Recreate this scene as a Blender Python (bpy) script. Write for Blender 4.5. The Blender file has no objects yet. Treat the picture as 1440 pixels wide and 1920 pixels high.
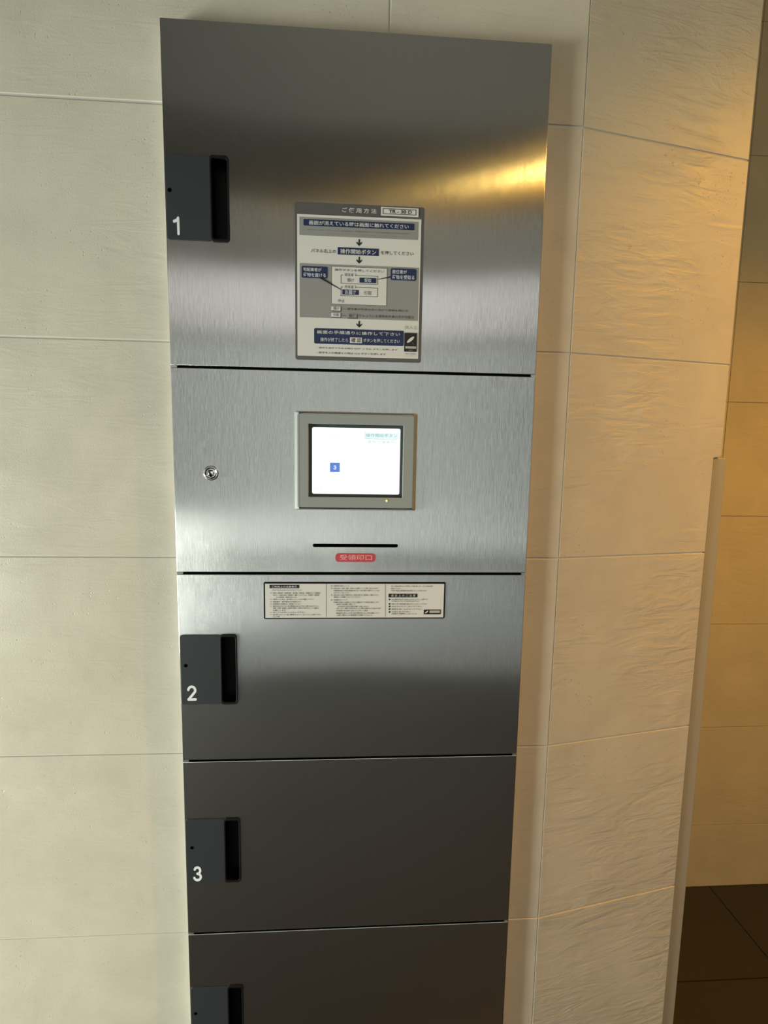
import bpy, bmesh, math, random
from mathutils import Vector, Matrix
from mathutils.geometry import tessellate_polygon
random.seed(7)
C = bpy.context.scene
COL = C.collection

# ------------------------------------------------------------------ camera
ZF = 1.34                                   # floor is Z = 0, the camera stands at 1.247 m
F_PX = 952.2
CAM = Vector((0.2460, -0.7325, -0.0927 + ZF))
RIGHT = Vector((0.99805449, -0.06009829, 0.01659618))
UP = Vector((-0.00950275, 0.11644682, 0.99315147))
FWD = Vector((0.06161928, 0.99137699, -0.11564918))
cd = bpy.data.cameras.new('camera'); cam = bpy.data.objects.new('camera', cd); COL.objects.link(cam)
cd.sensor_fit = 'VERTICAL'; cd.sensor_height = 24.0; cd.lens = F_PX * 24.0 / 1920.0; cd.clip_start = 0.02
m = Matrix.Identity(4)
for i in range(3):
    m[i][0] = RIGHT[i]; m[i][1] = UP[i]; m[i][2] = -FWD[i]; m[i][3] = CAM[i]
cam.matrix_world = m
C.camera = cam

# ------------------------------------------------------------------ world, lights, exposure
C.view_settings.view_transform = 'Standard'; C.view_settings.look = 'None'
C.view_settings.gamma = 1.0; C.view_settings.use_curve_mapping = False
C.view_settings.exposure = 0.0
wd = bpy.data.worlds.new('world'); C.world = wd; wd.use_nodes = True
bg = wd.node_tree.nodes['Background']; bg.inputs[0].default_value = (0.80, 0.92, 1.0, 1); bg.inputs[1].default_value = 0.12

def area(name, loc, target, sx, sy, energy, color, spread=180):
    l = bpy.data.lights.new(name, 'AREA'); l.shape = 'RECTANGLE'; l.size = sx; l.size_y = sy
    l.energy = energy; l.color = color; l.spread = math.radians(spread)
    o = bpy.data.objects.new(name, l); COL.objects.link(o); o.location = loc
    o.rotation_euler = (Vector(target) - Vector(loc)).to_track_quat('-Z', 'Y').to_euler()
    return o
# daylight through the glazed door on the left
area('daylight_side_low', (-2.32, -.86, 0.44), (0.0, -.86, 0.44), 1.1, 0.82, 160, (1.0, 0.985, 0.93))
area('daylight_side_high', (-2.32, -.86, 1.58), (0.0, -.86, 1.58), 1.1, 1.3, 8, (1.0, 0.985, 0.93))
# daylight through the glazing at the far end of the lobby
area('daylight_end', (0.2, -5.22, 1.28), (0.2, 0, 1.28), 3.8, 2.4, 24, (1.0, 0.975, 0.93))

# added light under the lobby ceiling, brightens the reflection in the top door
area('added_panel_light', (0.2, -4.0, 2.47), (0.2, -4.0, 0), 4.0, 2.1, 19, (1.0, 0.98, 0.93))

def spot(name, loc, target, energy, color, angle, blend, radius):
    l = bpy.data.lights.new(name, 'SPOT'); l.energy = energy; l.color = color
    l.spot_size = math.radians(angle); l.spot_blend = blend; l.shadow_soft_size = radius
    o = bpy.data.objects.new(name, l); COL.objects.link(o); o.location = loc
    o.rotation_euler = (Vector(target) - Vector(loc)).to_track_quat('-Z', 'Y').to_euler()
    return o
WARM = (1.0, 0.46, 0.025)
LAMP = Vector((1.58, -0.52, 2.25))          # the lamp head of the warm spotlight (fixture built below)
AIM = Vector((1.38, -0.29, 0.90))
spot('warm_lamp', LAMP - Vector((0, 0, .04)), AIM, 95, WARM, 120, 1.0, 0.02)
CEIL = 2.50

# ------------------------------------------------------------------ projection of a measured pixel onto a vertical plane
def ray(px, py):
    return (FWD + RIGHT * ((px - 720) / F_PX) - UP * ((py - 960) / F_PX)).normalized()
PR = 0.018                                   # locker face stands 18 mm proud of the tiles
def P(px, py, y=-PR):
    d = ray(px, py); t = (y - CAM.y) / d.y
    p = CAM + d * t
    return p.x, p.z

# ------------------------------------------------------------------ materials
def new_mat(name):
    mt = bpy.data.materials.new(name); mt.use_nodes = True
    nt = mt.node_tree; b = nt.nodes['Principled BSDF']
    return mt, nt, b
def mat(name, col, rough=0.5, metal=0.0, emis=None, es=0.0, spec=0.5, coat=0.0):
    mt, nt, b = new_mat(name)
    b.inputs['Base Color'].default_value = (*col, 1); b.inputs['Roughness'].default_value = rough
    b.inputs['Metallic'].default_value = metal; b.inputs['Specular IOR Level'].default_value = spec
    b.inputs['Coat Weight'].default_value = coat
    if emis: b.inputs['Emission Color'].default_value = (*emis, 1); b.inputs['Emission Strength'].default_value = es
    if not emis:   # slight procedural grain
        tc = nt.nodes.new('ShaderNodeTexCoord'); n = nt.nodes.new('ShaderNodeTexNoise'); n.inputs['Scale'].default_value = 160
        mr = nt.nodes.new('ShaderNodeMapRange'); mr.inputs['To Min'].default_value = max(0, rough - .05); mr.inputs['To Max'].default_value = min(1, rough + .05)
        nt.links.new(tc.outputs['Object'], n.inputs['Vector']); nt.links.new(n.outputs['Fac'], mr.inputs['Value']); nt.links.new(mr.outputs[0], b.inputs['Roughness'])
    return mt
def noise(nt, vec, scale, detail=3, rough=.5, dist=0.0):
    n = nt.nodes.new('ShaderNodeTexNoise'); n.inputs['Scale'].default_value = scale; n.inputs['Detail'].default_value = detail
    n.inputs['Roughness'].default_value = rough; n.inputs['Distortion'].default_value = dist
    nt.links.new(vec, n.inputs['Vector']); return n.outputs['Fac']
def mapping(nt, scale, loc=(0, 0, 0), rot=(0, 0, 0)):
    g = nt.nodes.new('ShaderNodeNewGeometry'); mp = nt.nodes.new('ShaderNodeMapping')
    mp.inputs['Scale'].default_value = scale; mp.inputs['Location'].default_value = loc; mp.inputs['Rotation'].default_value = rot
    nt.links.new(g.outputs['Position'], mp.inputs['Vector']); return mp.outputs[0]
def mrange(nt, v, a, b, c, d, clamp=True):
    r = nt.nodes.new('ShaderNodeMapRange'); r.clamp = clamp
    for k, x in zip(('From Min', 'From Max', 'To Min', 'To Max'), (a, b, c, d)): r.inputs[k].default_value = x
    nt.links.new(v, r.inputs['Value']); return r.outputs[0]
def math_(nt, op, a, b):
    n = nt.nodes.new('ShaderNodeMath'); n.operation = op
    for i, x in enumerate((a, b)):
        if isinstance(x, (int, float)): n.inputs[i].default_value = x
        else: nt.links.new(x, n.inputs[i])
    return n.outputs[0]
def mixc(nt, f, a, b):
    n = nt.nodes.new('ShaderNodeMix'); n.data_type = 'RGBA'
    if isinstance(f, (int, float)): n.inputs[0].default_value = f
    else: nt.links.new(f, n.inputs[0])
    for i, x in ((6, a), (7, b)):
        if isinstance(x, tuple): n.inputs[i].default_value = (*x, 1)
        else: nt.links.new(x, n.inputs[i])
    return n.outputs[2]

def tile_mat(name, relief, base=(0.64, 0.585, 0.475), rough=0.36):
    mt, nt, b = new_mat(name)
    iso = mapping(nt, (1, 1, 1)); stretch = mapping(nt, (9.0, 9.0, 40.0), rot=(0, math.radians(10), 0))
    mott = noise(nt, iso, 9, 5, .6, .4); fine = noise(nt, iso, 420, 2, .6)
    pits = noise(nt, iso, 260, 2, .5); clus = noise(nt, iso, 14, 2)
    pm = math_(nt, 'MULTIPLY', mrange(nt, pits, .66, .74, 0, 1), mrange(nt, clus, .5, .62, 0, 1))
    c = mixc(nt, mrange(nt, mott, .3, .7, 0, 1), tuple(x * .93 for x in base), tuple(x * 1.06 for x in base))
    c = mixc(nt, math_(nt, 'MULTIPLY', pm, .35), c, (0.20, 0.19, 0.17))
    nt.links.new(c, b.inputs['Base Color'])
    nt.links.new(mrange(nt, mott, .3, .7, rough - .05, rough + .07), b.inputs['Roughness'])
    wav = noise(nt, stretch, 1.3, 5, .55, 1.2); wmask = noise(nt, iso, 5.5, 2)
    slate = math_(nt, 'MULTIPLY', mrange(nt, wav, .35, .75, 0, 1), mrange(nt, wmask, .38, .6, .15, 1))
    h = math_(nt, 'ADD', math_(nt, 'MULTIPLY', slate, relief), math_(nt, 'MULTIPLY', fine, .16 + relief * .06))
    h = math_(nt, 'SUBTRACT', h, math_(nt, 'MULTIPLY', pm, .6))
    bp = nt.nodes.new('ShaderNodeBump'); bp.inputs['Strength'].default_value = .6; bp.inputs['Distance'].default_value = .0012
    nt.links.new(h, bp.inputs['Height']); nt.links.new(bp.outputs[0], b.inputs['Normal'])
    return mt
M_TILE = tile_mat('limestone_tile', .4)
M_TILE_SLATE = tile_mat('slate_relief_tile', 1.8, rough=.46)
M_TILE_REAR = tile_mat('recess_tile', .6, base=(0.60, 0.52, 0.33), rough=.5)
M_GROUT = mat('grout', (0.62, 0.60, 0.54), .85)
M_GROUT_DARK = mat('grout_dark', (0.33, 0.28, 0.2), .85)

def steel_mat():
    """hairline-brushed steel: countless vertical scratches tip the surface sideways, which smears reflections across but keeps them crisp up and down"""
    mt, nt, b = new_mat('brushed_stainless')
    b.inputs['Metallic'].default_value = 1.0
    hair = noise(nt, mapping(nt, (900, 900, 7)), 1, 3, .6)
    cloud = noise(nt, mapping(nt, (6, 6, 4)), 1, 4, .6, .4)
    nt.links.new(mixc(nt, mrange(nt, hair, .25, .75, 0, 1), (0.655, 0.65, 0.635), (0.695, 0.69, 0.675)), b.inputs['Base Color'])
    nt.links.new(mrange(nt, cloud, .3, .7, .185, .215), b.inputs['Roughness'])
    b.inputs['Anisotropic'].default_value = 1.0
    t = nt.nodes.new('ShaderNodeCombineXYZ'); t.inputs[0].default_value = 1.0
    nt.links.new(t.outputs[0], b.inputs['Tangent'])
    # scratches: each one, hair-thin and a few millimetres long, has its own tilt
    sc = nt.nodes.new('ShaderNodeVectorMath'); sc.operation = 'FLOOR'
    nt.links.new(mapping(nt, (60000, 0.01, 100)), sc.inputs[0])
    wn = nt.nodes.new('ShaderNodeTexWhiteNoise'); wn.noise_dimensions = '3D'; nt.links.new(sc.outputs[0], wn.inputs['Vector'])
    u = mrange(nt, wn.outputs['Value'], 0, 1, -1, 1)
    tilt = math_(nt, 'MULTIPLY', u, .23)
    tv = nt.nodes.new('ShaderNodeCombineXYZ'); nt.links.new(tilt, tv.inputs[0])
    wave = noise(nt, mapping(nt, (2.4, 2.4, 3.4), loc=(.3, 0, .7)), 1, 2, .45)
    bp = nt.nodes.new('ShaderNodeBump'); bp.inputs['Strength'].default_value = 1; bp.inputs['Distance'].default_value = .0012
    nt.links.new(wave, bp.inputs['Height'])
    ad = nt.nodes.new('ShaderNodeVectorMath'); ad.operation = 'ADD'; nt.links.new(bp.outputs[0], ad.inputs[0]); nt.links.new(tv.outputs[0], ad.inputs[1])
    nm = nt.nodes.new('ShaderNodeVectorMath'); nm.operation = 'NORMALIZE'; nt.links.new(ad.outputs[0], nm.inputs[0])
    nt.links.new(nm.outputs[0], b.inputs['Normal'])
    return mt
M_STEEL = steel_mat()
M_CASE = mat('cabinet_steel_edge', (0.62, 0.60, 0.56), .35, 1.0)
M_INSIDE = mat('cabinet_interior', (0.012, 0.012, 0.012), .8)
M_HANDLE = mat('charcoal_plastic', (0.027, 0.031, 0.034), .5)
M_BLACK = mat('black_plastic', (0.004, 0.004, 0.0045), .55, spec=.25)
M_HOLE = mat('screw_hole_black', (0.002, 0.002, 0.002), .9, spec=0)
M_CHROME = mat('chrome', (0.86, 0.86, 0.86), .07, 1.0)
M_BEZEL = mat('grey_moulded_plastic', (0.32, 0.34, 0.33), .42)
M_SURROUND = mat('dark_grey_surround', (0.045, 0.052, 0.049), .5)
M_WHITEPRINT = mat('white_print', (0.86, 0.88, 0.88), .45)
M_SIGNFRAME = mat('sign_grey_border', (0.105, 0.10, 0.095), .38)
M_PAPER = mat('sign_white', (0.74, 0.73, 0.69), .4)
M_PAPER2 = mat('sign_pale_warm', (0.66, 0.65, 0.60), .4)
M_SIGNGREY = mat('sign_grey', (0.30, 0.30, 0.285), .4)
M_NAVY = mat('sign_navy', (0.010, 0.022, 0.085), .4)
M_INK = mat('black_ink', (0.012, 0.012, 0.014), .5)
M_GREYINK = mat('grey_ink', (0.12, 0.12, 0.115), .5)
M_FAINT = mat('faint_ink', (0.48, 0.47, 0.43), .5)
M_LIGHTPRINT = mat('light_print', (0.68, 0.72, 0.78), .45)
M_RED = mat('red_label', (0.56, 0.065, 0.085), .45)
M_PINK = mat('pink_print', (0.90, 0.42, 0.42), .45)
M_SCREEN = mat('lit_screen', (0.02, 0.02, 0.02), .3, emis=(0.93, 1.0, 0.985), es=1.12)
M_SCR_GREY = mat('screen_grey_text', (0.02, 0.02, 0.02), .3, emis=(0.62, 0.68, 0.66), es=1.0)
M_SCR_FAINT = mat('screen_faint_text', (0.02, 0.02, 0.02), .3, emis=(0.84, 0.90, 0.88), es=1.0)
M_SCR_TEAL = mat('screen_teal_text', (0.02, 0.02, 0.02), .3, emis=(0.36, 0.50, 0.52), es=1.0)
M_SCR_CYAN = mat('screen_cyan_button', (0.02, 0.02, 0.02), .3, emis=(0.80, 0.98, 1.0), es=1.0)
M_SCR_BLUE = mat('screen_blue_square', (0.02, 0.02, 0.02), .3, emis=(0.10, 0.21, 0.66), es=1.0)
M_SCR_PALE = mat('screen_pale_text', (0.02, 0.02, 0.02), .3, emis=(0.75, 0.88, 1.0), es=1.0)
M_LED = mat('yellow_indicator', (0.5, 0.5, 0.05), .3, emis=(0.95, 0.95, 0.12), es=1.4)
M_TRIM = mat('painted_steel_post', (0.42, 0.40, 0.34), .45)
M_FLOOR = mat('dark_stone_floor', (0.027, 0.023, 0.020), .4)
M_CEIL = mat('ceiling_paint', (0.70, 0.69, 0.66), .8)
M_CEIL_DIM = mat('ceiling_dimmed', (0.21, 0.20, 0.185), .7)  # dimness of the near ceiling put into the colour
M_CEIL_DARK = mat('dark_ceiling_band', (0.07, 0.06, 0.05), .7)  # dark tone of the band added for the top door's reflection
M_FLOOR_DAYLIT = mat('daylit_stone_floor', (0.56, 0.60, 0.66), .35)  # daylight on the far floor painted in as a paler colour
M_WALLP = mat('lobby_wall', (0.22, 0.19, 0.15), .6)
M_SIDE_DARK = mat('dark_side_wall', (0.05, 0.035, 0.025), .6)  # unseen side wall made dark to keep bounced daylight out of the recess
M_FRAME = mat('aluminium_frame', (0.30, 0.30, 0.29), .35, .8)
M_BAR_GLOW = mat('added_bar_glow', (0.8, 0.7, 0.5), .5, emis=(1.0, 0.68, 0.20), es=30.0)  # glow of the added bar that makes the warm streak in the steel
M_LAMPGLASS = mat('warm_lamp_lens', (0.8, 0.7, 0.5), .5, emis=(1.0, 0.55, 0.10), es=190.0)
def glass_mat():
    mt = bpy.data.materials.new('window_glass'); mt.use_nodes = True; nt = mt.node_tree; nt.nodes.clear()
    o = nt.nodes.new('ShaderNodeOutputMaterial'); mx = nt.nodes.new('ShaderNodeMixShader')
    t = nt.nodes.new('ShaderNodeBsdfTransparent'); t.inputs[0].default_value = (.93, .97, .95, 1)
    g = nt.nodes.new('ShaderNodeBsdfGlossy'); g.inputs['Roughness'].default_value = .02
    fr = nt.nodes.new('ShaderNodeFresnel'); fr.inputs[0].default_value = 1.45
    nt.links.new(fr.outputs[0], mx.inputs[0]); nt.links.new(t.outputs[0], mx.inputs[1]); nt.links.new(g.outputs[0], mx.inputs[2])
    nt.links.new(mx.outputs[0], o.inputs[0]); return mt
M_GLASS = glass_mat()

# ------------------------------------------------------------------ mesh helpers
def link_mesh(name, bm, m_, parent=None, smooth=False):
    me = bpy.data.meshes.new(name); bmesh.ops.recalc_face_normals(bm, faces=bm.faces); bm.to_mesh(me); bm.free()
    me.materials.append(m_)
    if smooth:
        for p in me.polygons: p.use_smooth = True
    o = bpy.data.objects.new(name, me); COL.objects.link(o)
    if parent is not None: o.parent = parent
    return o
def empty(name, loc=(0, 0, 0)):
    o = bpy.data.objects.new(name, None); COL.objects.link(o); o.location = loc; o.empty_display_size = .05; return o
def bevel(bm, w, seg=1, only=None):
    ed = [e for e in bm.edges if len(e.link_faces) == 2 and e.calc_face_angle(0) > 1.0]
    if only: ed = [e for e in ed if only(e)]
    if ed: bmesh.ops.bevel(bm, geom=ed, offset=w, segments=seg, affect='EDGES', profile=.5)
def box_bm(x0, x1, y0, y1, z0, z1, bm=None):
    bm = bm or bmesh.new()
    v = [bm.verts.new((x, y, z)) for x in (x0, x1) for y in (y0, y1) for z in (z0, z1)]
    for f in ((0, 1, 3, 2), (4, 6, 7, 5), (0, 4, 5, 1), (2, 3, 7, 6), (0, 2, 6, 4), (1, 5, 7, 3)): bm.faces.new([v[i] for i in f])
    return bm
def rrect(x0, x1, z0, z1, r, n=5):
    r = min(r, (x1 - x0) / 2 - 1e-6, (z1 - z0) / 2 - 1e-6); pts = []
    if r <= 0: return [(x0, z0), (x1, z0), (x1, z1), (x0, z1)]
    for cx, cz, a0 in ((x1 - r, z0 + r, -90), (x1 - r, z1 - r, 0), (x0 + r, z1 - r, 90), (x0 + r, z0 + r, 180)):
        for i in range(n + 1):
            a = math.radians(a0 + 90 * i / n); pts.append((cx + r * math.cos(a), cz + r * math.sin(a)))
    return pts
def circle(cx, cz, r, n=24):
    return [(cx + r * math.cos(2 * math.pi * i / n), cz + r * math.sin(2 * math.pi * i / n)) for i in range(n)]
def plate(outer, holes, yf, yb, bev=0.0, fn=None):
    """solid plate: outline and holes in (x,z), front at yf, back at yb; fn maps (x,y,z) to world"""
    loops = [outer] + list(holes); bm = bmesh.new()
    flat = [p for l in loops for p in l]
    tris = tessellate_polygon([[Vector((p[0], p[1], 0)) for p in l] for l in loops])
    fn = fn or (lambda x, y, z: (x, y, z))
    vf = [bm.verts.new(fn(p[0], yf, p[1])) for p in flat]; vb = [bm.verts.new(fn(p[0], yb, p[1])) for p in flat]
    for t in tris:
        try: bm.faces.new([vf[i] for i in t]); bm.faces.new([vb[i] for i in reversed(t)])
        except ValueError: pass
    k = 0
    for l in loops:
        n = len(l)
        for i in range(n):
            a, b = k + i, k + (i + 1) % n
            bm.faces.new((vf[a], vf[b], vb[b], vb[a]))
        k += n
    bmesh.ops.recalc_face_normals(bm, faces=bm.faces)
    if bev:
        front = set(vf)
        ed = [e for e in bm.edges if e.verts[0] in front and e.verts[1] in front and e.calc_face_angle(0) > 1.0]
        bmesh.ops.bevel(bm, geom=ed, offset=bev, segments=2, affect='EDGES', profile=.5)
    return bm
def flat(outer, y, holes=()):
    """thin printed layer 0.15 mm thick"""
    return plate(outer, holes, y, y + .00015)
def disc(name, cx, cz, r, yf, yb, m_, parent, n=28, bev=0):
    return link_mesh(name, plate(circle(cx, cz, r, n), [], yf, yb, bev), m_, parent)
def lathe_y(profile, cx, cz, n=36):
    """profile (r, y) turned about the axis through (cx, cz) along Y"""
    bm = bmesh.new(); rings = []
    for r, y in profile:
        rings.append([bm.verts.new((cx + r * math.cos(2 * math.pi * i / n), y, cz + r * math.sin(2 * math.pi * i / n))) for i in range(n)] if r > 1e-6 else [bm.verts.new((cx, y, cz))])
    for A, B in zip(rings, rings[1:]):
        for i in range(n):
            j = (i + 1) % n
            if len(A) == 1: bm.faces.new((A[0], B[i], B[j]))
            elif len(B) == 1: bm.faces.new((A[i], A[j], B[0]))
            else: bm.faces.new((A[i], A[j], B[j], B[i]))
    return bm
def text_mesh(body, x0, x1, z0, z1, y, m_, parent, name='lettering', bold=0.0, keep=False, space=1.0, res=2):
    """text set into the box x0..x1, z0..z1 on the plane y, facing -Y"""
    cu = bpy.data.curves.new('t', 'FONT'); cu.body = body; cu.size = 1.0; cu.resolution_u = res; cu.offset = bold; cu.space_character = space
    cu.align_x = 'LEFT'
    ob = bpy.data.objects.new('t', cu); COL.objects.link(ob)
    dg = bpy.context.evaluated_depsgraph_get(); me = bpy.data.meshes.new_from_object(ob.evaluated_get(dg))
    bpy.data.objects.remove(ob); bpy.data.curves.remove(cu)
    xs = [v.co.x for v in me.vertices]; ys = [v.co.y for v in me.vertices]
    if not xs: return None
    a, b, c, d = min(xs), max(xs), min(ys), max(ys)
    sx = (x1 - x0) / (b - a); sz = (z1 - z0) / (d - c)
    if keep: sx = sz = min(sx, sz)
    for v in me.vertices:
        v.co = Vector((x0 + (v.co.x - a) * sx, y, z0 + (v.co.y - c) * sz))
    me.materials.clear(); me.materials.append(m_)
    me.name = name
    o = bpy.data.objects.new(name, me); COL.objects.link(o); o.parent = parent
    return o

def arc(cx, cy, r, a0, a1, n=14, ry=None):
    return [(cx + r * math.cos(math.radians(a0 + (a1 - a0) * i / n)), cy + (ry or r) * math.sin(math.radians(a0 + (a1 - a0) * i / n))) for i in range(n + 1)]
DIGITS = {'1': (.46, [[(.36, .08), (.36, .93)], [(.36, .92), (.27, .80), (.09, .745)]]),
          '2': (.66, [arc(.33, .68, .235, 172, -28, 14) + [(.10, .085)], [(.09, .085), (.58, .085)]]),
          '3': (.66, [arc(.32, .71, .20, 160, -90, 14, .21), arc(.32, .29, .235, 90, -165, 16, .21)])}
def digit(ch, x0, x1, z0, z1, y, m_, parent, name='door_number', w=.165):
    """number drawn with round-ended strokes"""
    wd_, strokes = DIGITS[ch]; sx = (x1 - x0) / wd_; sz = (z1 - z0); bm = bmesh.new(); hw = w / 2
    for k, st in enumerate(strokes):
        pts = [Vector(p) for p in st]; pts = [p for i, p in enumerate(pts) if i == 0 or (p - pts[i - 1]).length > 1e-5]
        yy = y - .0001 * k; L_, R_ = [], []
        for i, p in enumerate(pts):
            d0 = (p - pts[i - 1]).normalized() if i else (pts[1] - p).normalized()
            d1 = (pts[i + 1] - p).normalized() if i + 1 < len(pts) else d0
            n = Vector((-(d0 + d1).y, (d0 + d1).x)).normalized(); m_len = hw / max(.6, n.dot(Vector((-d0.y, d0.x))))
            L_.append(p + n * m_len); R_.append(p - n * m_len)
        rim = list(L_)
        def cap(p, d): a0 = math.atan2(d.x, -d.y); return [p + Vector((math.cos(a0 - math.pi * t / 6), math.sin(a0 - math.pi * t / 6))) * hw for t in range(1, 6)]
        rim += cap(pts[-1], (pts[-1] - pts[-2]).normalized()) + list(reversed(R_)) + cap(pts[0], (pts[0] - pts[1]).normalized())
        q = [(x0 + p.x * sx, z0 + p.y * sz) for p in rim]
        tmp = plate(q, [], yy, yy + .0001); me = bpy.data.meshes.new('t'); tmp.to_mesh(me); tmp.free(); bm.from_mesh(me); bpy.data.meshes.remove(me)
    o = link_mesh(name, bm, m_, parent); return o

# ------------------------------------------------------------------ structure: tiled front wall
W = 0.5003
LZ1 = 0.4407 + ZF; LZ0 = 0.02               # locker top, locker bottom
BX = 0.5558                                  # where the wall bends
JZ = [0.3535 + ZF + 0.2997 * k for k in range(-5, 4)]   # heights of the horizontal joints
JX = [-2.112, -1.512, -0.912, -0.312, 0.2882]
def structure(name):
    o = empty(name); o['kind'] = 'structure'; return o
# grout bed with the opening for the locker
gb = plate([(-2.2, 0), (-.0015, 0), (-.0015, LZ1 + .0015), (W + .0015, LZ1 + .0015), (W + .0015, 0), (BX, 0), (BX, CEIL), (-2.2, CEIL)], [], 0.0014, 0.20)
wall_front = link_mesh('wall_front', gb, M_GROUT); wall_front['kind'] = 'structure'
def tile_poly(x0, x1, z0, z1):
    """rectangle minus the locker opening; None when covered"""
    g = .002; ox0, ox1, oz = -g, W + g, LZ1 + g
    if z0 >= oz or x1 <= ox0 or x0 >= ox1: return [[(x0, z0), (x1, z0), (x1, z1), (x0, z1)]]
    out = []
    if z1 > oz:                              # course crossing the top of the locker: L-shaped cut tiles
        if x0 < ox0 < x1: return [[(x0, z0), (ox0, z0), (ox0, oz), (x1, oz), (x1, z1), (x0, z1)]]
        if x0 < ox1 < x1: return [[(x0, oz), (ox1, oz), (ox1, z0), (x1, z0), (x1, z1), (x0, z1)]]
        return [[(x0, oz), (x1, oz), (x1, z1), (x0, z1)]]
    if x0 < ox0: out.append([(x0, z0), (ox0, z0), (ox0, z1), (x0, z1)])
    if x1 > ox1: out.append([(ox1, z0), (x1, z0), (x1, z1), (ox1, z1)])
    return out
zs = [0.0] + [z for z in JZ if .02 < z < CEIL - .02] + [CEIL]
xs = [-2.2] + JX + [BX]
rt = random.Random(3)
for i in range(len(zs) - 1):
    for k in range(len(xs) - 1):
        j = .0011
        if abs(zs[i] - (0.3535 + ZF)) < .01 : jb = .0018
        else: jb = j
        jt = .0018 if abs(zs[i + 1] - (0.3535 + ZF)) < .01 else j
        xr = xs[k + 1] - (j if k + 1 < len(xs) - 1 else .0006)
        for poly in tile_poly(xs[k] + j, xr, zs[i] + jb, zs[i + 1] - jt):
            dy = rt.uniform(-.0004, .0004)
            link_mesh('tile', plate(poly, [], dy, .006, .0007), M_TILE, wall_front)

# ------------------------------------------------------------------ structure: wall turning away to the right of the locker
A = 0.1904; XE = 0.2858
ca, sa = math.cos(A), math.sin(A)
def slant(s, n, z):                          # s along the wall, n depth behind its face
    return (BX + s * ca - n * sa * 0 + n * (-sa) , s * sa + n * ca, z)
def PS(px, py):                              # measured pixel on the slanted face -> (s, z)
    d = ray(px, py); o = Vector((BX, 0, 0)); nrm = Vector((sa, -ca, 0))
    t = (o - CAM).dot(nrm) / d.dot(nrm); p = CAM + d * t
    return (p - o).dot(Vector((ca, sa, 0))), p.z
NZ = PS(1345, 857)[1]                        # top of the notch for the post
NS = 0.5 * (PS(1336, 900)[0] + PS(1252, 1800)[0])
NS = PS(1318, 1080)[0]
wall_right = link_mesh('wall_right', plate([(0, 0), (NS - .004, 0), (NS - .004, NZ + .004), (XE - .002, NZ + .004), (XE - .002, CEIL), (0, CEIL)], [], .0014, .19, 0, slant), M_GROUT)
wall_right['kind'] = 'structure'
for i in range(len(zs) - 1):
    z0, z1 = zs[i] + .0011, zs[i + 1] - .0011
    s0 = .0006
    if z1 <= NZ: poly = [(s0, z0), (NS, z0), (NS, z1), (s0, z1)]
    elif z0 >= NZ: poly = [(s0, z0), (XE, z0), (XE, z1), (s0, z1)]
    else:
        r = .004; poly = [(s0, z0), (NS, z0)]
        poly += [(NS + r - r * math.cos(math.radians(t)), NZ - r + r * math.sin(math.radians(t))) for t in (0, 30, 60, 90)]
        poly += [(XE - r + r * math.sin(math.radians(t)), NZ + r - r * math.cos(math.radians(t))) for t in (0, 30, 60, 90)]
        poly += [(XE, z1), (s0, z1)]
    link_mesh('tile', plate(poly, [], rt.uniform(-.0004, .0004), .006, .0007, slant), M_TILE_SLATE, wall_right)
# steel post let into the notch at the wall's end
XP = PS(1344, 1080)[0] + .001
trim = link_mesh('trim_1', plate(rrect(NS + .0022, XP, 0.0, NZ - .001, .004), [], .003, .020, .002, slant), M_TRIM)
trim['kind'] = 'structure'

# ------------------------------------------------------------------ structure: recess behind, floor, ceiling, lobby
YR = 0.56
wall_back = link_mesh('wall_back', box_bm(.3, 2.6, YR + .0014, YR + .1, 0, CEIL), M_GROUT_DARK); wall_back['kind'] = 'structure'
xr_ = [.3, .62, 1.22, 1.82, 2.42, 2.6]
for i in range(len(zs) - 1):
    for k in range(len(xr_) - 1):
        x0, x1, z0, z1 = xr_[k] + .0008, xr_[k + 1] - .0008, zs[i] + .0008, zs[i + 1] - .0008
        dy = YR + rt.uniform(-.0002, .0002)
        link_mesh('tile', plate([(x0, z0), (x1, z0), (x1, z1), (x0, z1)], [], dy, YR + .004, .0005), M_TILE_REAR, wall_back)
floor = empty('floor'); floor['kind'] = 'structure'
link_mesh('floor_bed', box_bm(-2.3, 2.7, -5.1, .7, -.12, -.0022), M_FLOOR, floor)
fx = [-2.3 + .6 * i for i in range(9)] + [2.7]; fy = [-5.1 + .6 * i for i in range(10)] + [.7]
for a_, b_ in zip(fx, fx[1:]):
    for c_, d_ in zip(fy, fy[1:]):
        link_mesh('tile', box_bm(a_ + .0015, b_ - .0015, c_ + .0015, d_ - .0015, -.01, 0), M_FLOOR if c_ > -2.2 else M_FLOOR_DAYLIT, floor)  # far tiles paler: daylight put into their colour
ceiling = link_mesh('ceiling', box_bm(-2.3, 2.7, -5.1, -2.05, CEIL, CEIL + .1), M_CEIL); ceiling['kind'] = 'structure'  # far ceiling kept pale so that it reflects as lit
link_mesh('dimmed_panel', box_bm(-2.3, 2.7, -1.42, .7, CEIL, CEIL + .1), M_CEIL_DIM, ceiling)  # near part of the ceiling, dimmed by colour for the reflection
link_mesh('added_dark_band', box_bm(-2.3, 2.7, -2.05, -1.42, CEIL - .004, CEIL + .1), M_CEIL_DARK, ceiling)  # unseen band, added to darken part of the top door's reflection
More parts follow.
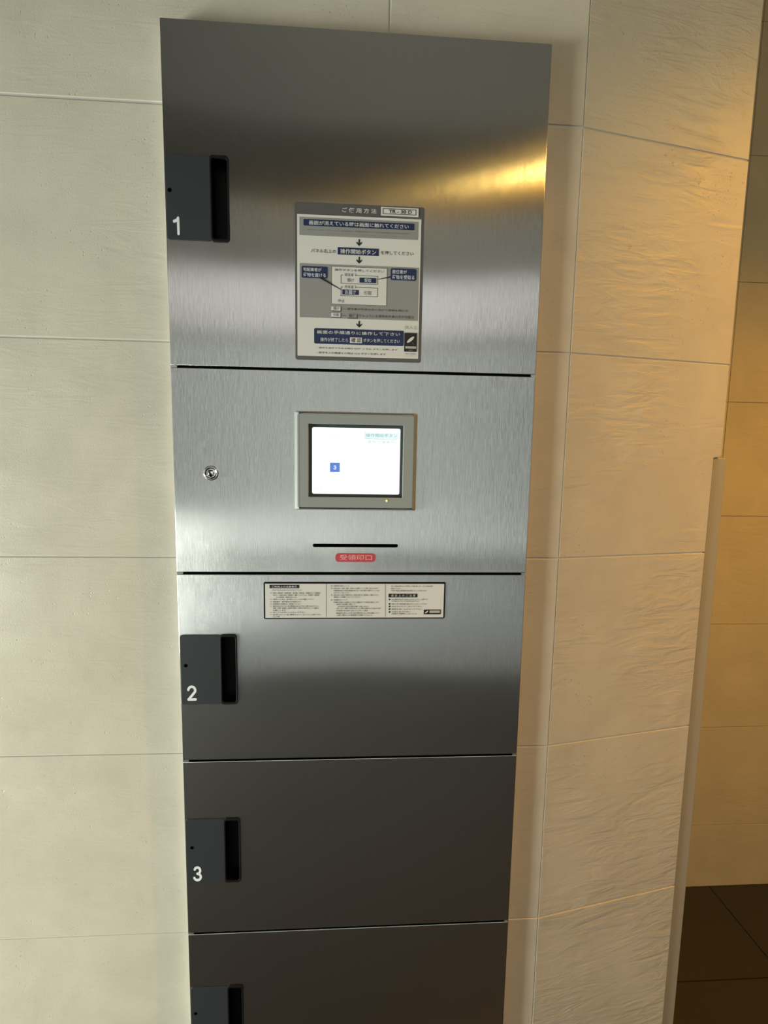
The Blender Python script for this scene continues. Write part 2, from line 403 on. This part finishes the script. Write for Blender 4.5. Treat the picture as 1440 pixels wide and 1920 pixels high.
# the outer walls of the lobby (behind and beside the camera)
def wall_with_opening(name, axis, pos, thick, a0, a1, openings, m_):
    holes = [rrect(o[0], o[1], o[2], o[3], 0) for o in openings]
    fn = (lambda x, y, z: (pos + y, x, z)) if axis == 'x' else (lambda x, y, z: (x, pos + y, z))
    w = link_mesh(name, plate([(a0, 0), (a1, 0), (a1, CEIL + .2), (a0, CEIL + .2)], holes, 0, thick, 0, fn), m_); w['kind'] = 'structure'; return w
wall_with_opening('wall_left', 'x', -2.3, .1, -5.1, .2, [(-1.50, -.25, .03, 2.25)], M_WALLP)
wall_with_opening('wall_far', 'y', -5.2, .1, -2.3, 2.7, [(-1.75, 2.15, .03, 2.48)], M_WALLP)
wr = link_mesh('wall_side', box_bm(2.6, 2.7, -5.1, .66, 0, CEIL), M_SIDE_DARK); wr['kind'] = 'structure'
def glazing(name, axis, pos, a0, a1, z0, z1, nm):
    g = structure(name)
    def bx(a, b, d0, d1, c, e): return box_bm(pos + d0, pos + d1, a, b, c, e) if axis == 'x' else box_bm(a, b, pos + d0, pos + d1, c, e)
    link_mesh('pane', bx(a0 + .01, a1 - .01, -.004, .004, z0 + .01, z1 - .01), M_GLASS, g)
    for a, b, c, e in ((a0, a1, z0, z0 + .06), (a0, a1, z1 - .05, z1)): link_mesh('rail', bx(a, b, -.025, .025, c, e), M_FRAME, g)
    for i in range(nm + 1):
        x = a0 + .025 + (a1 - a0 - .05) * i / nm
        link_mesh('stile', bx(x - .025, x + .025, -.02, .02, z0 + .06, z1 - .05), M_FRAME, g)
    return g
glazing('window_1', 'x', -2.25, -1.50, -.25, .03, 2.25, 2)
glazing('window_2', 'y', -5.15, -1.75, 2.15, .03, 2.48, 3)

# ------------------------------------------------------------------ the parcel locker
locker = empty('parcel_locker', (0, 0, LZ0))
locker['label'] = 'tall brushed stainless steel parcel locker set into the tiled wall, with touch screen'
locker['category'] = 'locker'
def part(name, bm, m_, parent=None, smooth=False, label=None):
    parent = parent or locker
    o = link_mesh(name, bm, m_, parent, smooth)
    ob = parent
    while ob.parent: ob = ob.parent
    if parent is locker: o.matrix_parent_inverse = Matrix.Translation((0, 0, -LZ0))
    if label: o['label'] = label
    return o
YF = -PR
# casing: side sheets, top, back and dark interior partitions
bm = box_bm(0, .0012, YF + .0016, .17, LZ0, LZ1 - .0002); box_bm(W - .0012, W, YF + .0016, .17, LZ0, LZ1 - .0002, bm)
box_bm(.0012, W - .0012, YF + .0016, .17, LZ1 - .0014, LZ1 - .0002, bm); box_bm(.0012, W - .0012, .168, .17, LZ0, LZ1 - .0014, bm)
part('casing', bm, M_CASE)
DZ = [LZ1, .0180 + ZF, -.2654 + ZF, -.5474 + ZF, -.8302 + ZF, -1.1130 + ZF, LZ0]
G = .0016
for z in DZ[1:-1]:
    part('shelf', box_bm(.0014, W - .0014, YF + .014, .16, z - .012, z + .012), M_INSIDE)
    # little steel tabs that close the gap at both ends
    part('corner_tab', box_bm(.0013, .0085, YF + .0012, YF + .004, z - .0025, z + .0025), M_CASE)
    part('corner_tab', box_bm(W - .0065, W - .0013, YF + .0012, YF + .004, z - .0025, z + .0025), M_CASE)

HX0, HXM, HX1 = .0018, .0585, .0820          # handle: left edge, start of the finger recess, right edge
def door(z1, z0, hz=None, holes=(), name='door'):
    hs = list(holes)
    if hz is not None: hs.append(rrect(HXM - .001, HX1 - .001, hz[0] + .0015, hz[1] - .0015, .003))
    out = rrect(.0004, W - .0004, z0 + G, z1 - (G if z1 < LZ1 else 0), .0012, 2)
    bm = plate(out, hs, YF, YF + .0012, .0007)
    d = part(name, bm, M_STEEL)
    return d
def handle(d, hz, num, hole, box):
    """number plate, recess with a deep cup, screw hole and number"""
    z0, z1 = hz
    # one-piece housing: flat plate with a rounded opening for the fingers
    bm = plate(rrect(HX0, HXM + .0005, z0, z1, .0035, 4), [circle(hole[0], hole[1], .0021, 12)], YF - .0012, YF - .0001, .0004)
    part('number_plate', bm, M_HANDLE, d, label='dark charcoal plastic number plate')
    bm = plate(rrect(HXM - .0008, HX1, z0 - .0006, z1 + .0006, .0045, 5), [rrect(HXM + .0016, HX1 - .0022, z0 + .003, z1 - .003, .003, 4)], YF - .0018, YF - .0001, .0005)
    part('recess_rim', bm, M_BLACK, d)
    # cup
    pts = rrect(HXM - .0004, HX1 - .0018, z0 + .0022, z1 - .0022, .003, 4); bm = bmesh.new()
    f = [bm.verts.new((x, YF - .0002, z)) for x, z in pts]; b = [bm.verts.new((x, YF + .024, z)) for x, z in pts]
    n = len(pts)
    for i in range(n): bm.faces.new((f[i], f[(i + 1) % n], b[(i + 1) % n], b[i]))
    bm.faces.new(b)
    part('finger_recess', bm, M_BLACK, d)
    part('screw_hole', lathe_y([(.0026, YF - .00135), (.0020, YF - .0012), (.0019, YF - .0002), (0, YF - .0002)], hole[0], hole[1], 14), M_HOLE, d)
    if num:
        (px0, py0, px1, py1) = box
        x0, zt = P(px0, py0); x1, zb = P(px1, py1)
        digit(num, x0, x1, zb, zt, YF - .0014, M_WHITEPRINT, d)
# door 1 (tall)
d1 = door(DZ[0], DZ[1], (.1786 + ZF, .2832 + ZF)); d1['label'] = 'tall top door numbered 1 with the instruction sign'
handle(d1, (.1786 + ZF, .2832 + ZF), '1', P(318.5, 357), (324.4, 406.7, 338.3, 442.2))
# control section
SLOTX0, SLOTX1, SLZ = .1905, .3110, -.2247 + ZF
BX0, BX1, BZ0, BZ1 = .1653, .3347, -.1735 + ZF, -.0377 + ZF
cp = door(DZ[1], DZ[2], None, [rrect(SLOTX0, SLOTX1, SLZ - .0019, SLZ + .0019, .0019, 4), rrect(BX0 + .01, BX1 - .01, BZ0 + .01, BZ1 - .01, 0), circle(.051, -.1243 + ZF, .0088, 24)], 'control_panel')
part('stamp_slot', plate(rrect(SLOTX0 - .0004, SLOTX1 + .0004, SLZ - .0024, SLZ + .0024, .0023, 4), [], YF + .0045, YF + .0070), M_HOLE, cp, label='dark slot for the receipt stamp')
d2 = door(DZ[2], DZ[3], (-.4592 + ZF, -.3552 + ZF)); d2['label'] = 'door numbered 2 with the long notice label'
handle(d2, (-.4592 + ZF, -.3552 + ZF), '2', P(348.8, 1247.5), (350.8, 1284.5, 369.7, 1313))
d3 = door(DZ[3], DZ[4], (-.7440 + ZF, -.6400 + ZF)); d3['label'] = 'dark-looking door numbered 3'
handle(d3, (-.7440 + ZF, -.6400 + ZF), '3', P(360.5, 1588.5), (362, 1623.2, 380, 1650.7))
d4 = door(DZ[4], DZ[5], (-1.0268 + ZF, -.9228 + ZF)); d4['label'] = 'lowest door in view, cut by the picture edge'
handle(d4, (-1.0268 + ZF, -.9228 + ZF), None, (.0085, -.968 + ZF), None)
kick = door(DZ[5], DZ[6], None, (), 'plinth_panel')

# ------- key lock
kx, kz = .0510, -.1243 + ZF
part('key_lock', lathe_y([(.0087, YF + .006), (.0102, YF - .0002), (.0102, YF - .0016), (.0094, YF - .0030), (.0082, YF - .0034), (.0074, YF - .0026), (.0070, YF - .0008), (.0055, YF - .0002), (.0040, YF - .0012), (0, YF - .0022)], kx, kz, 40), M_CHROME, smooth=True, label='round chrome key lock')
lk = [o for o in COL.objects if o.name == 'key_lock'][0]
part('keyway', plate(rrect(kx - .0008, kx + .0008, kz - .0052, kz - .0002, .0007, 3), [], YF - .0032, YF - .0012), M_HOLE, lk)

# ------- touch panel
tp = part('touch_panel', plate(rrect(BX0 + .004, BX1 - .004, BZ0 + .004, BZ1 - .004, .002), [rrect(.1848, .3152, -.1550 + ZF, -.0548 + ZF, .001, 2)], YF - .0085, YF - .0005, .0006), M_BEZEL, label='grey framed touch screen terminal')
def ring(o, i, yo, yi):
    bm = bmesh.new(); a = [bm.verts.new((x, yo, z)) for x, z in o]; b = [bm.verts.new((x, yi, z)) for x, z in i]; n = len(o)
    c = [bm.verts.new((x, YF - .0001, z)) for x, z in o]
    for k in range(n):
        j = (k + 1) % n; bm.faces.new((a[k], a[j], b[j], b[k])); bm.faces.new((c[k], c[j], a[j], a[k]))
    return bm
part('bezel_rim', ring(rrect(BX0, BX1, BZ0, BZ1, .0025), rrect(BX0 + .0062, BX1 - .0055, BZ0 + .0022, BZ1 - .0022, .0015), YF - .0028, YF - .0088), M_BEZEL, tp)
part('screen_surround', plate(rrect(.1845, .3155, -.1553 + ZF, -.0545 + ZF, .001, 2), [rrect(.1893, .3112, -.1508 + ZF, -.0592 + ZF, .0022, 4)], YF - .0040, YF - .0025, .0005), M_SURROUND, tp)
part('display', plate(rrect(.1888, .3117, -.1513 + ZF, -.0587 + ZF, .001, 2), [], YF - .0030, YF - .0018), M_SCREEN, tp, label='glowing white display')
part('indicator_light', lathe_y([(.0014, YF - .0084), (.0013, YF - .0090), (.0008, YF - .0094), (0, YF - .0096)], .2932, -.1593 + ZF, 16), M_LED, tp, True, 'small yellow indicator light')
YS = YF - .0032
def PB(b, y=YF):                             # measured pixel box -> x0, x1, z0, z1
    x0, z1 = P(b[0], b[1], y); x1, z0 = P(b[2], b[3], y); return x0, x1, z0, z1
def T(txt, b, y, m_, par, bold=0.0, name='lettering', res=2, space=1.0):
    x0, x1, z0, z1 = PB(b, y); g = (z1 - z0) * (.10 if par.name.startswith('instruction') else 0); z0 -= g; z1 += g
    return text_mesh(txt, x0, x1, z0, z1, y, m_, par, name, bold, space=space, res=res)
def R(b, y, m_, par, r=0, name='printed_panel', label=None):
    x0, x1, z0, z1 = PB(b, y); o = link_mesh(name, flat(rrect(x0, x1, z0, z1, r, 4), y), m_, par)
    if label: o['label'] = label
    return o
def outline(b, y, m_, par, t, name='printed_outline'):
    x0, x1, z0, z1 = PB(b, y)
    return link_mesh(name, flat(rrect(x0, x1, z0, z1, 0), y, [rrect(x0 + t, x1 - t, z0 + t, z1 - t, 0)]), m_, par)
def line(p, q, y, w0, w1, m_, par):
    a = Vector(P(*p, y)); b = Vector(P(*q, y)); n = (b - a).normalized(); n = Vector((-n.y, n.x))
    return link_mesh('pointer_line', flat([tuple(a + n * w0 / 2), tuple(a - n * w0 / 2), tuple(b - n * w1 / 2), tuple(b + n * w1 / 2)], y), m_, par)
R((684, 811, 747.5, 823.5), YS, M_SCR_CYAN, tp, 0, 'screen_button')
T('操作開始ボタン', (686, 812.5, 745, 820.5), YS - .0002, M_SCR_TEAL, tp, .01, 'screen_lettering')
line((684.5, 809), (684.5, 822.5), YS - .0002, .0006, .0006, M_SCR_GREY, tp); line((684.5, 822.5), (745, 824.5), YS - .0002, .0007, .0007, M_SCR_GREY, tp)
T('宅配ボックス', (617, 813.5, 664, 821), YS, M_SCR_FAINT, tp, .01, 'screen_lettering')
T('専有 計量番号', (690, 825.5, 739, 831.5), YS, M_SCR_GREY, tp, .005, 'screen_lettering')
line((617, 825.5), (638.5, 826), YS, .0005, .0005, M_SCR_FAINT, tp); line((638.5, 826), (638.5, 829.5), YS, .0005, .0005, M_SCR_FAINT, tp)
T('1 2 3', (590, 914.5, 603, 918.5), YS, M_SCR_GREY, tp, 0, 'screen_lettering'); T('1/20', (613.5, 914, 623, 918.5), YS, M_SCR_FAINT, tp, 0, 'screen_lettering')
R((618.8, 867.5, 637, 885.3), YS, M_SCR_BLUE, tp, 0, 'screen_button', 'blue square on the display')
x0, x1, z0, z1 = PB((625.5, 872.5, 630.8, 880)); digit('3', x0, x1, z0, z1, YS - .0003, M_SCR_PALE, tp, 'screen_lettering', .2)

# ------- red slot label
rl = part('slot_label', flat(rrect(.2222, .2792, -.2484 + ZF, -.2358 + ZF, .0045, 5), YF - .0002), M_RED, label='red label under the slot')
T('受領印口', (636.8, 1040, 697.3, 1050.5), YF - .0004, M_PINK, rl, .008)

# ------- instruction sign on door 1
Y0 = YF - .0004
sg = part('instruction_sign', plate(rrect(.1666, .3378, .0312 + ZF, .2324 + ZF, .003, 4), [], YF - .0006, YF - .0001), M_SIGNFRAME, label='printed instruction sign with grey border and navy bars')
Y1, Y2, Y3, Y4 = YF - .0009, YF - .0012, YF - .0015, YF - .0018
T('ご使用方法', (641.5, 389.5, 706, 400), Y1, M_PAPER, sg, .012, space=1.5)
R((557, 401, 784, 673), Y1, M_PAPER, sg)
R((714.5, 387.7, 784.6, 407.3), Y2, M_PAPER, sg, 0, 'code_box'); outline((717.7, 390.4, 780, 403.8), Y3, M_INK, sg, .0006)
T('TR - 30 D', (729, 393.3, 772, 400.8), Y3, M_INK, sg, .02)
R((561.3, 406.3, 783.2, 450), Y2, M_SIGNGREY, sg)
R((569, 410.4, 776.6, 431.6), Y3, M_NAVY, sg, .001); T('画面が消えている時は画面に触れてください', (579.5, 413.5, 766.4, 428.6), Y4, M_PAPER, sg, .012)
T('(タッチパネル・カードキー兼用機で、画面が消えていても機器故障ではありません', (576, 431, 770, 437.6), Y3, M_GREYINK, sg)
T('いずれかに触れると、ランプが点き、画面の手順通りに操作します。)', (613, 437.8, 766, 445), Y3, M_GREYINK, sg)
def arrow(cx, cy):
    x, z = P(cx, cy, Y2); w, h = .0037, .0043
    pts = [(-.0009, h), (-.0009, -h * .15), (-w, h * .25), (-w, -h * .15), (0, -h), (w, -h * .15), (w, h * .25), (.0009, -h * .15), (.0009, h)]
    link_mesh('printed_arrow', flat([(x + a, z + b) for a, b in pts], Y2), M_INK, sg)
arrow(673.4, 455); arrow(673.4, 488); arrow(673.4, 608)
T('パネル右上の', (583, 466.5, 630, 474.5), Y2, M_INK, sg, .003)
R((633, 463.3, 710, 480), Y2, M_NAVY, sg); T('操作開始ボタン', (638, 466.8, 705.3, 477.2), Y3, M_PAPER, sg, .012)
T('を押してください', (714, 470.5, 775.2, 479), Y2, M_INK, sg, .003)
R((561.8, 493.4, 782.6, 601.7), Y2, M_SIGNGREY, sg)
line((600, 520), (640, 543.5), Y4, .0026, .0007, M_INK, sg); line((733, 519), (708, 524), Y4, .0018, .0006, M_INK, sg)
R((565.4, 498.4, 614, 522.3), Y3, M_NAVY, sg, .002); T('宅配業者が', (568.6, 501.7, 602.6, 508.8), Y4, M_LIGHTPRINT, sg, .012); T('荷物を届ける', (568.6, 511.5, 611, 519.4), Y4, M_LIGHTPRINT, sg, .012)
R((732.7, 502.8, 780.2, 526.7), Y3, M_NAVY, sg, .002); T('居住者が', (735.4, 506, 762.8, 513.2), Y4, M_LIGHTPRINT, sg, .012); T('荷物を受取る', (735.4, 515.7, 777, 524), Y4, M_LIGHTPRINT, sg, .012)
R((621.5, 499, 725.2, 573.8), Y3 + .0002, M_GREYINK, sg, 0, 'printed_outline'); R((622.3, 499.8, 724.2, 572.8), Y3, M_PAPER, sg)
T('操作ボタンを押してください', (627.3, 503.8, 720.3, 511), Y4, M_INK, sg, .002)
outline((638.9, 515.2, 708, 534), Y4, M_GREYINK, sg, .0005); outline((638.9, 537.4, 707.6, 557), Y4, M_GREYINK, sg, .0005)
R((643.5, 512.6, 666, 518.6), Y4 - .0002, M_PAPER, sg); R((643.5, 535.3, 666, 541), Y4 - .0002, M_PAPER, sg)
T('居住者', (646, 513, 662.8, 518), Y4 - .0004, M_GREYINK, sg, .004); T('外来者', (646, 535.8, 662.8, 540.6), Y4 - .0004, M_GREYINK, sg, .004)
T('預け', (650.7, 522.3, 663.3, 528.5), Y4, M_INK, sg); R((674, 520.5, 705.3, 531), Y4, M_NAVY, sg); T('受取', (683, 522.6, 696.4, 529.2), Y4 - .0003, M_LIGHTPRINT, sg, .01)
R((641.9, 542.7, 672.5, 553), Y4, M_NAVY, sg); T('お届け', (646.8, 544, 667.2, 551.4), Y4 - .0003, M_LIGHTPRINT, sg, .015); T('引取', (682.2, 546, 696.4, 552.7), Y4, M_GREYINK, sg)
T('中止', (633.5, 561, 646, 566.8), Y4, M_INK, sg)
for b, t, tb, bgm in (((621, 574.4, 638.5, 582.6), '預け', (625, 576, 635.5, 581.3), M_PAPER), ((621, 586.3, 638.5, 594.6), '引取', (625, 588, 635.5, 593), M_PAPER), ((651, 588.4, 669, 596), '預け', (654, 589.8, 664.5, 594.6), M_SIGNGREY)):
    R((b[0] + .8, b[1] + .9, b[2] + 1, b[3] + 1.2), Y3, M_INK, sg, 0, 'printed_shadow_line'); R(b, Y4, bgm, sg, 0, 'printed_button'); T(t, tb, Y4 - .0003, M_INK, sg)
T('― 居住者が外来の方に向けて荷物を預ける', (642.4, 577.2, 764.6, 584.7), Y3, M_INK, sg); T('で入っている荷物を外来の方が引取る', (672.5, 589.6, 776, 597.4), Y3, M_INK, sg)
T('―', (642.4, 591.2, 648, 591.9), Y3, M_INK, sg)
R((589, 615, 756.6, 649), Y2, M_NAVY, sg, .002); T('画面の手順通りに操作して下さい', (594.6, 619.5, 750, 629.7), Y3, M_PAPER, sg, .010, space=1.08)
T('操作が終了したら', (600.8, 633.2, 652.7, 641), Y3, M_LIGHTPRINT, sg, .004); T('ボタンを押してください', (681.4, 635, 749.5, 643), Y3, M_LIGHTPRINT, sg, .004)
R((656.2, 632.4, 678.7, 643.6), Y3, M_PAPER, sg); T('確 認', (658.5, 634.2, 676.7, 641.8), Y4, M_INK, sg, .005)
T('・操作を途中でやめる時は EXIT → 中止 ボタンを押します', (593.7, 650.4, 745, 657.4), Y2, M_INK, sg, .002)
T('・数字を入れ間違えた時は CLR ボタンを押します', (593.7, 659.2, 723, 666.2), Y2, M_INK, sg, .002)
T('個人名', (758.4, 610.8, 781.4, 617.5), Y2, M_FAINT, sg)
def logo(b, y, vertical):
    R(b, y, M_INK, None, 0, 'maker_mark_panel').parent = cur
    x0, x1, z0, z1 = PB(b, y)
    if vertical: cx, cz, L, wd_ = (x0 + x1) / 2, z1 - (z1 - z0) * .36, (x1 - x0) * .36, (x1 - x0) * .115
    else: cx, cz, L, wd_ = x0 + (x1 - x0) * .17, (z0 + z1) / 2, (x1 - x0) * .12, (x1 - x0) * .035
    an = math.radians(40); pts = []
    for i in range(20):
        t = 2 * math.pi * i / 20; u = L * math.cos(t); v = wd_ * math.sin(t)
        pts.append((cx + u * math.cos(an) - v * math.sin(an), cz + u * math.sin(an) + v * math.cos(an)))
    link_mesh('maker_mark', flat(pts, y - .0003), M_PAPER, cur)
cur = sg
logo((758.4, 623.9, 781, 659.8), Y3, True)
R((760, 649.2, 780.3, 653.8), Y4, M_FAINT, sg); R((765.7, 655.6, 773.8, 657.8), Y4, M_GREYINK, sg)
line((773, 641.5), (776.5, 647.5), Y4, .0008, .0004, M_GREYINK, sg)
T('取扱い説明窓口', (759.7, 662.3, 780.5, 664.8), Y2, M_GREYINK, sg); T('フリーダイヤル', (759.7, 666.4, 781, 668.8), Y2, M_FAINT, sg)

# ------- long notice label on door 2
lb = part('notice_label', plate(rrect(.1206, .3818, -.3322 + ZF, -.2776 + ZF, .002, 3), [], YF - .0005, YF - .0001), M_BLACK, label='long white notice label with black border')
R((497, 1094.5, 831, 1157.5), Y1, M_PAPER, lb)
def L(cx, cy): return 485 + cx / 4.056, 1080 + cy / 4.056
def LB(x0, y0, x1, y1): return (*L(x0, y0), *L(x1, y1))
line(L(513, 58), L(513, 312), Y2, .0003, .0003, M_GREYINK, lb); line(L(962, 62), L(962, 308), Y2, .0003, .0003, M_GREYINK, lb)
R(LB(83, 68, 307, 93), Y2, M_INK, lb); T('ご利用上の注意事項', LB(100, 73, 292, 88), Y3, M_PAPER, lb, .01)
c1 = [(100, 108, 328, '次のようなものはお入れにならないで下さい'), (108, 130, 468, '現金・貴金属・有価証券・宝石類・美術品・骨董品などの貴重品'),
      (108, 146, 458, '生もの・冷蔵冷凍品・動植物・腐敗しやすいもの・危険物・爆発物'), (130, 162, 292, '引火性物質・悪臭を放つもの'),
      (108, 178, 420, '荷物を入れた後は、扉が閉まったことを必ず確認して下さい'), (108, 196, 322, '暗証番号・部屋番号をお間違えなく'),
      (108, 213, 322, '長期間の保管はご遠慮ください'), (108, 230, 455, '操作方法の分からない時は管理会社または下記へお問い合わせ下さい'),
      (108, 245, 455, '停電・故障・破損など異常を発見した時は使用を中止してご連絡を'), (108, 262, 206, 'お願いします'),
      (108, 277, 355, 'ボックスの中に入らないで下さい'), (108, 294, 475, '扉に寄りかかったり強い衝撃を与えたりしないようにご注意ください'), (108, 310, 158, '以上の事')]
c2 = [(570, 76, 688, '保管荷物の取扱いについて'), (570, 94, 908, '荷物の紛失・破損・盗難・変質などの損害については責任を負いかねます'), (570, 111, 918, '保管期間を過ぎた荷物は管理者が取り出して別の場所に保管することがあり'),
      (570, 128, 690, 'ますのでご了承ください'), (570, 145, 912, '操作を誤った場合や異常が生じた場合は速やかに管理者にご連絡ください'), (570, 161, 775, '連絡なく放置しないでください'),
      (570, 182, 674, '免責事項について'), (570, 200, 912, '利用者の故意または過失により生じた損害はすべて利用者の負担とします'), (590, 216, 735, '本機の利用に際して'),
      (600, 232, 835, '次の各号に定める場合は責任を負いません'), (590, 247, 930, '天災・火災・停電その他不可抗力により荷物に損害が生じた時はその限り'), (590, 264, 830, '利用者が本注意に従わず使用した場合'),
      (590, 282, 918, '暗証番号の漏れにより第三者が荷物を取り出した時の損害について'), (590, 298, 865, '上記に関わらず管理者の判断によること')]
c3 = [(1008, 78, 1325, '預けた荷物は速やかに引き取るようお願い致します。また使用後は扉を'), (1008, 96, 1082, '閉めて下さい'), (1008, 112, 1275, '非常の場合は管理者が扉を開けることがあります'),
      (1012, 178, 1290, '扉の開閉の時は手や指をはさまないようにご注意下さい'), (1012, 192, 1220, 'お子様だけでのご使用はお止め下さい'), (1012, 213, 1280, '濡れた手で操作盤に触れないようにして下さい'),
      (1012, 232, 1240, '水をかけたりしないで下さい'), (1012, 252, 1245, '異物を差し込まないで下さい'), (1012, 272, 1155, '火気に近づけない'), (1012, 287, 1200, '改造や分解をしないこと')]
for x0, yc, x1, t in c1 + c2 + c3: T(t, LB(x0, yc - 5.5, x1, yc + 5.5), Y2, M_GREYINK, lb, .008)
for yc in (130, 178, 196, 213, 230, 277, 294): T('※', LB(84, yc - 5, 97, yc + 5), Y2, M_FAINT, lb)
for yc in (76, 94, 145, 182): T('◎', LB(548, yc - 5, 561, yc + 5), Y2, M_GREYINK, lb)
R(LB(988, 135, 1206, 162), Y2, M_INK, lb); T('安全上のご注意', LB(1008, 140, 1192, 157), Y3, M_PAPER, lb, space=1.5)
for yc in (179, 213, 232, 252, 274):
    x, z = P(*L(995, yc), Y2); link_mesh('bullet_mark', flat(circle(x, z, .0013, 10), Y2), M_INK, lb)
cur = lb
logo(LB(1256, 256, 1384, 291), Y2, False); R(LB(1300, 262, 1378, 281), Y3, M_FAINT, lb)

# ------------------------------------------------------------------ lamps
pl = link_mesh('added_panel_lamp', box_bm(-1.85, 2.25, -5.07, -2.9, CEIL - .02, CEIL - .0005), M_FRAME); pl['label'] = 'large flat panel added on the lobby ceiling as body of the reflection light'; pl['category'] = 'lamp'  # unseen panel, added to go with the light for the steel reflection
lin_ = empty('added_bar_lamp', (1.07, -.59, 2.03)); lin_['label'] = 'small warm glowing bar added right of the camera for the streak in the steel'; lin_['category'] = 'lamp'  # unseen bar added to reflect as the warm streak on the top door
def bar(p, q, z0, z1, d):
    """slim bar from p to q (x, y), d deep, between the heights z0 and z1"""
    p, q = Vector(p), Vector(q); n = Vector((-(q - p).y, (q - p).x)).normalized() * d
    pts = [p, q, q - n, p - n]; bm = bmesh.new()
    a = [bm.verts.new((*v, z0)) for v in pts]; b = [bm.verts.new((*v, z1)) for v in pts]
    for i in range(4): bm.faces.new((a[i], a[(i + 1) % 4], b[(i + 1) % 4], b[i]))
    bm.faces.new(a); bm.faces.new(b); return bm
LA, LB_ = (.97, -.69), (1.17, -.49)
for nm, bm, mm in (('diffuser', bar(LA, LB_, 2.030, 2.05, .02), M_BAR_GLOW), ('housing', bar(LA, LB_, 2.0505, 2.07, .02), M_FRAME),
                   ('suspension', bar((1.065, -.61), (1.071, -.604), 2.07, CEIL, .006), M_FRAME)):
    o = link_mesh(nm, bm, mm, lin_); o.matrix_parent_inverse = Matrix.Translation((-1.07, .59, -2.03))
sp = empty('ceiling_spotlight', (LAMP.x, LAMP.y, CEIL)); sp['label'] = 'warm adjustable spotlight under the ceiling right of the locker'; sp['category'] = 'lamp'
dirv = (AIM - LAMP).normalized(); q = dirv.to_track_quat('Z', 'Y').to_matrix().to_4x4()
def cyl(p, rot, r0, r1, h, n=24, cap0=True, cap1=True):
    bm = bmesh.new(); v0 = []; v1 = []
    for i in range(n):
        t = 2 * math.pi * i / n
        v0.append(bm.verts.new(Vector(p) + rot @ Vector((r0 * math.cos(t), r0 * math.sin(t), 0)))); v1.append(bm.verts.new(Vector(p) + rot @ Vector((r1 * math.cos(t), r1 * math.sin(t), h))))
    for i in range(n): bm.faces.new((v0[i], v0[(i + 1) % n], v1[(i + 1) % n], v1[i]))
    if cap0: bm.faces.new(v0)
    if cap1: bm.faces.new(list(reversed(v1)))
    return bm
R3 = q.to_3x3(); I3 = Matrix.Identity(3)
dome = bmesh.new(); bmesh.ops.create_uvsphere(dome, u_segments=20, v_segments=12, radius=.019); bmesh.ops.translate(dome, verts=dome.verts, vec=LAMP - dirv * .02)
inv = Matrix.Translation((-LAMP.x, -LAMP.y, -CEIL))
for nm, bm, mm in (('lamp_head', cyl(LAMP - dirv * .16, R3, .05, .055, .125), M_FRAME), ('stem', cyl((LAMP.x, LAMP.y, LAMP.z + .09), I3, .008, .008, CEIL - LAMP.z - .09), M_FRAME),
                   ('ceiling_rose', cyl((LAMP.x, LAMP.y, CEIL - .02), I3, .045, .05, .02), M_FRAME), ('lens', dome, M_LAMPGLASS)):
    o = link_mesh(nm, bm, mm, sp); o.matrix_parent_inverse = inv
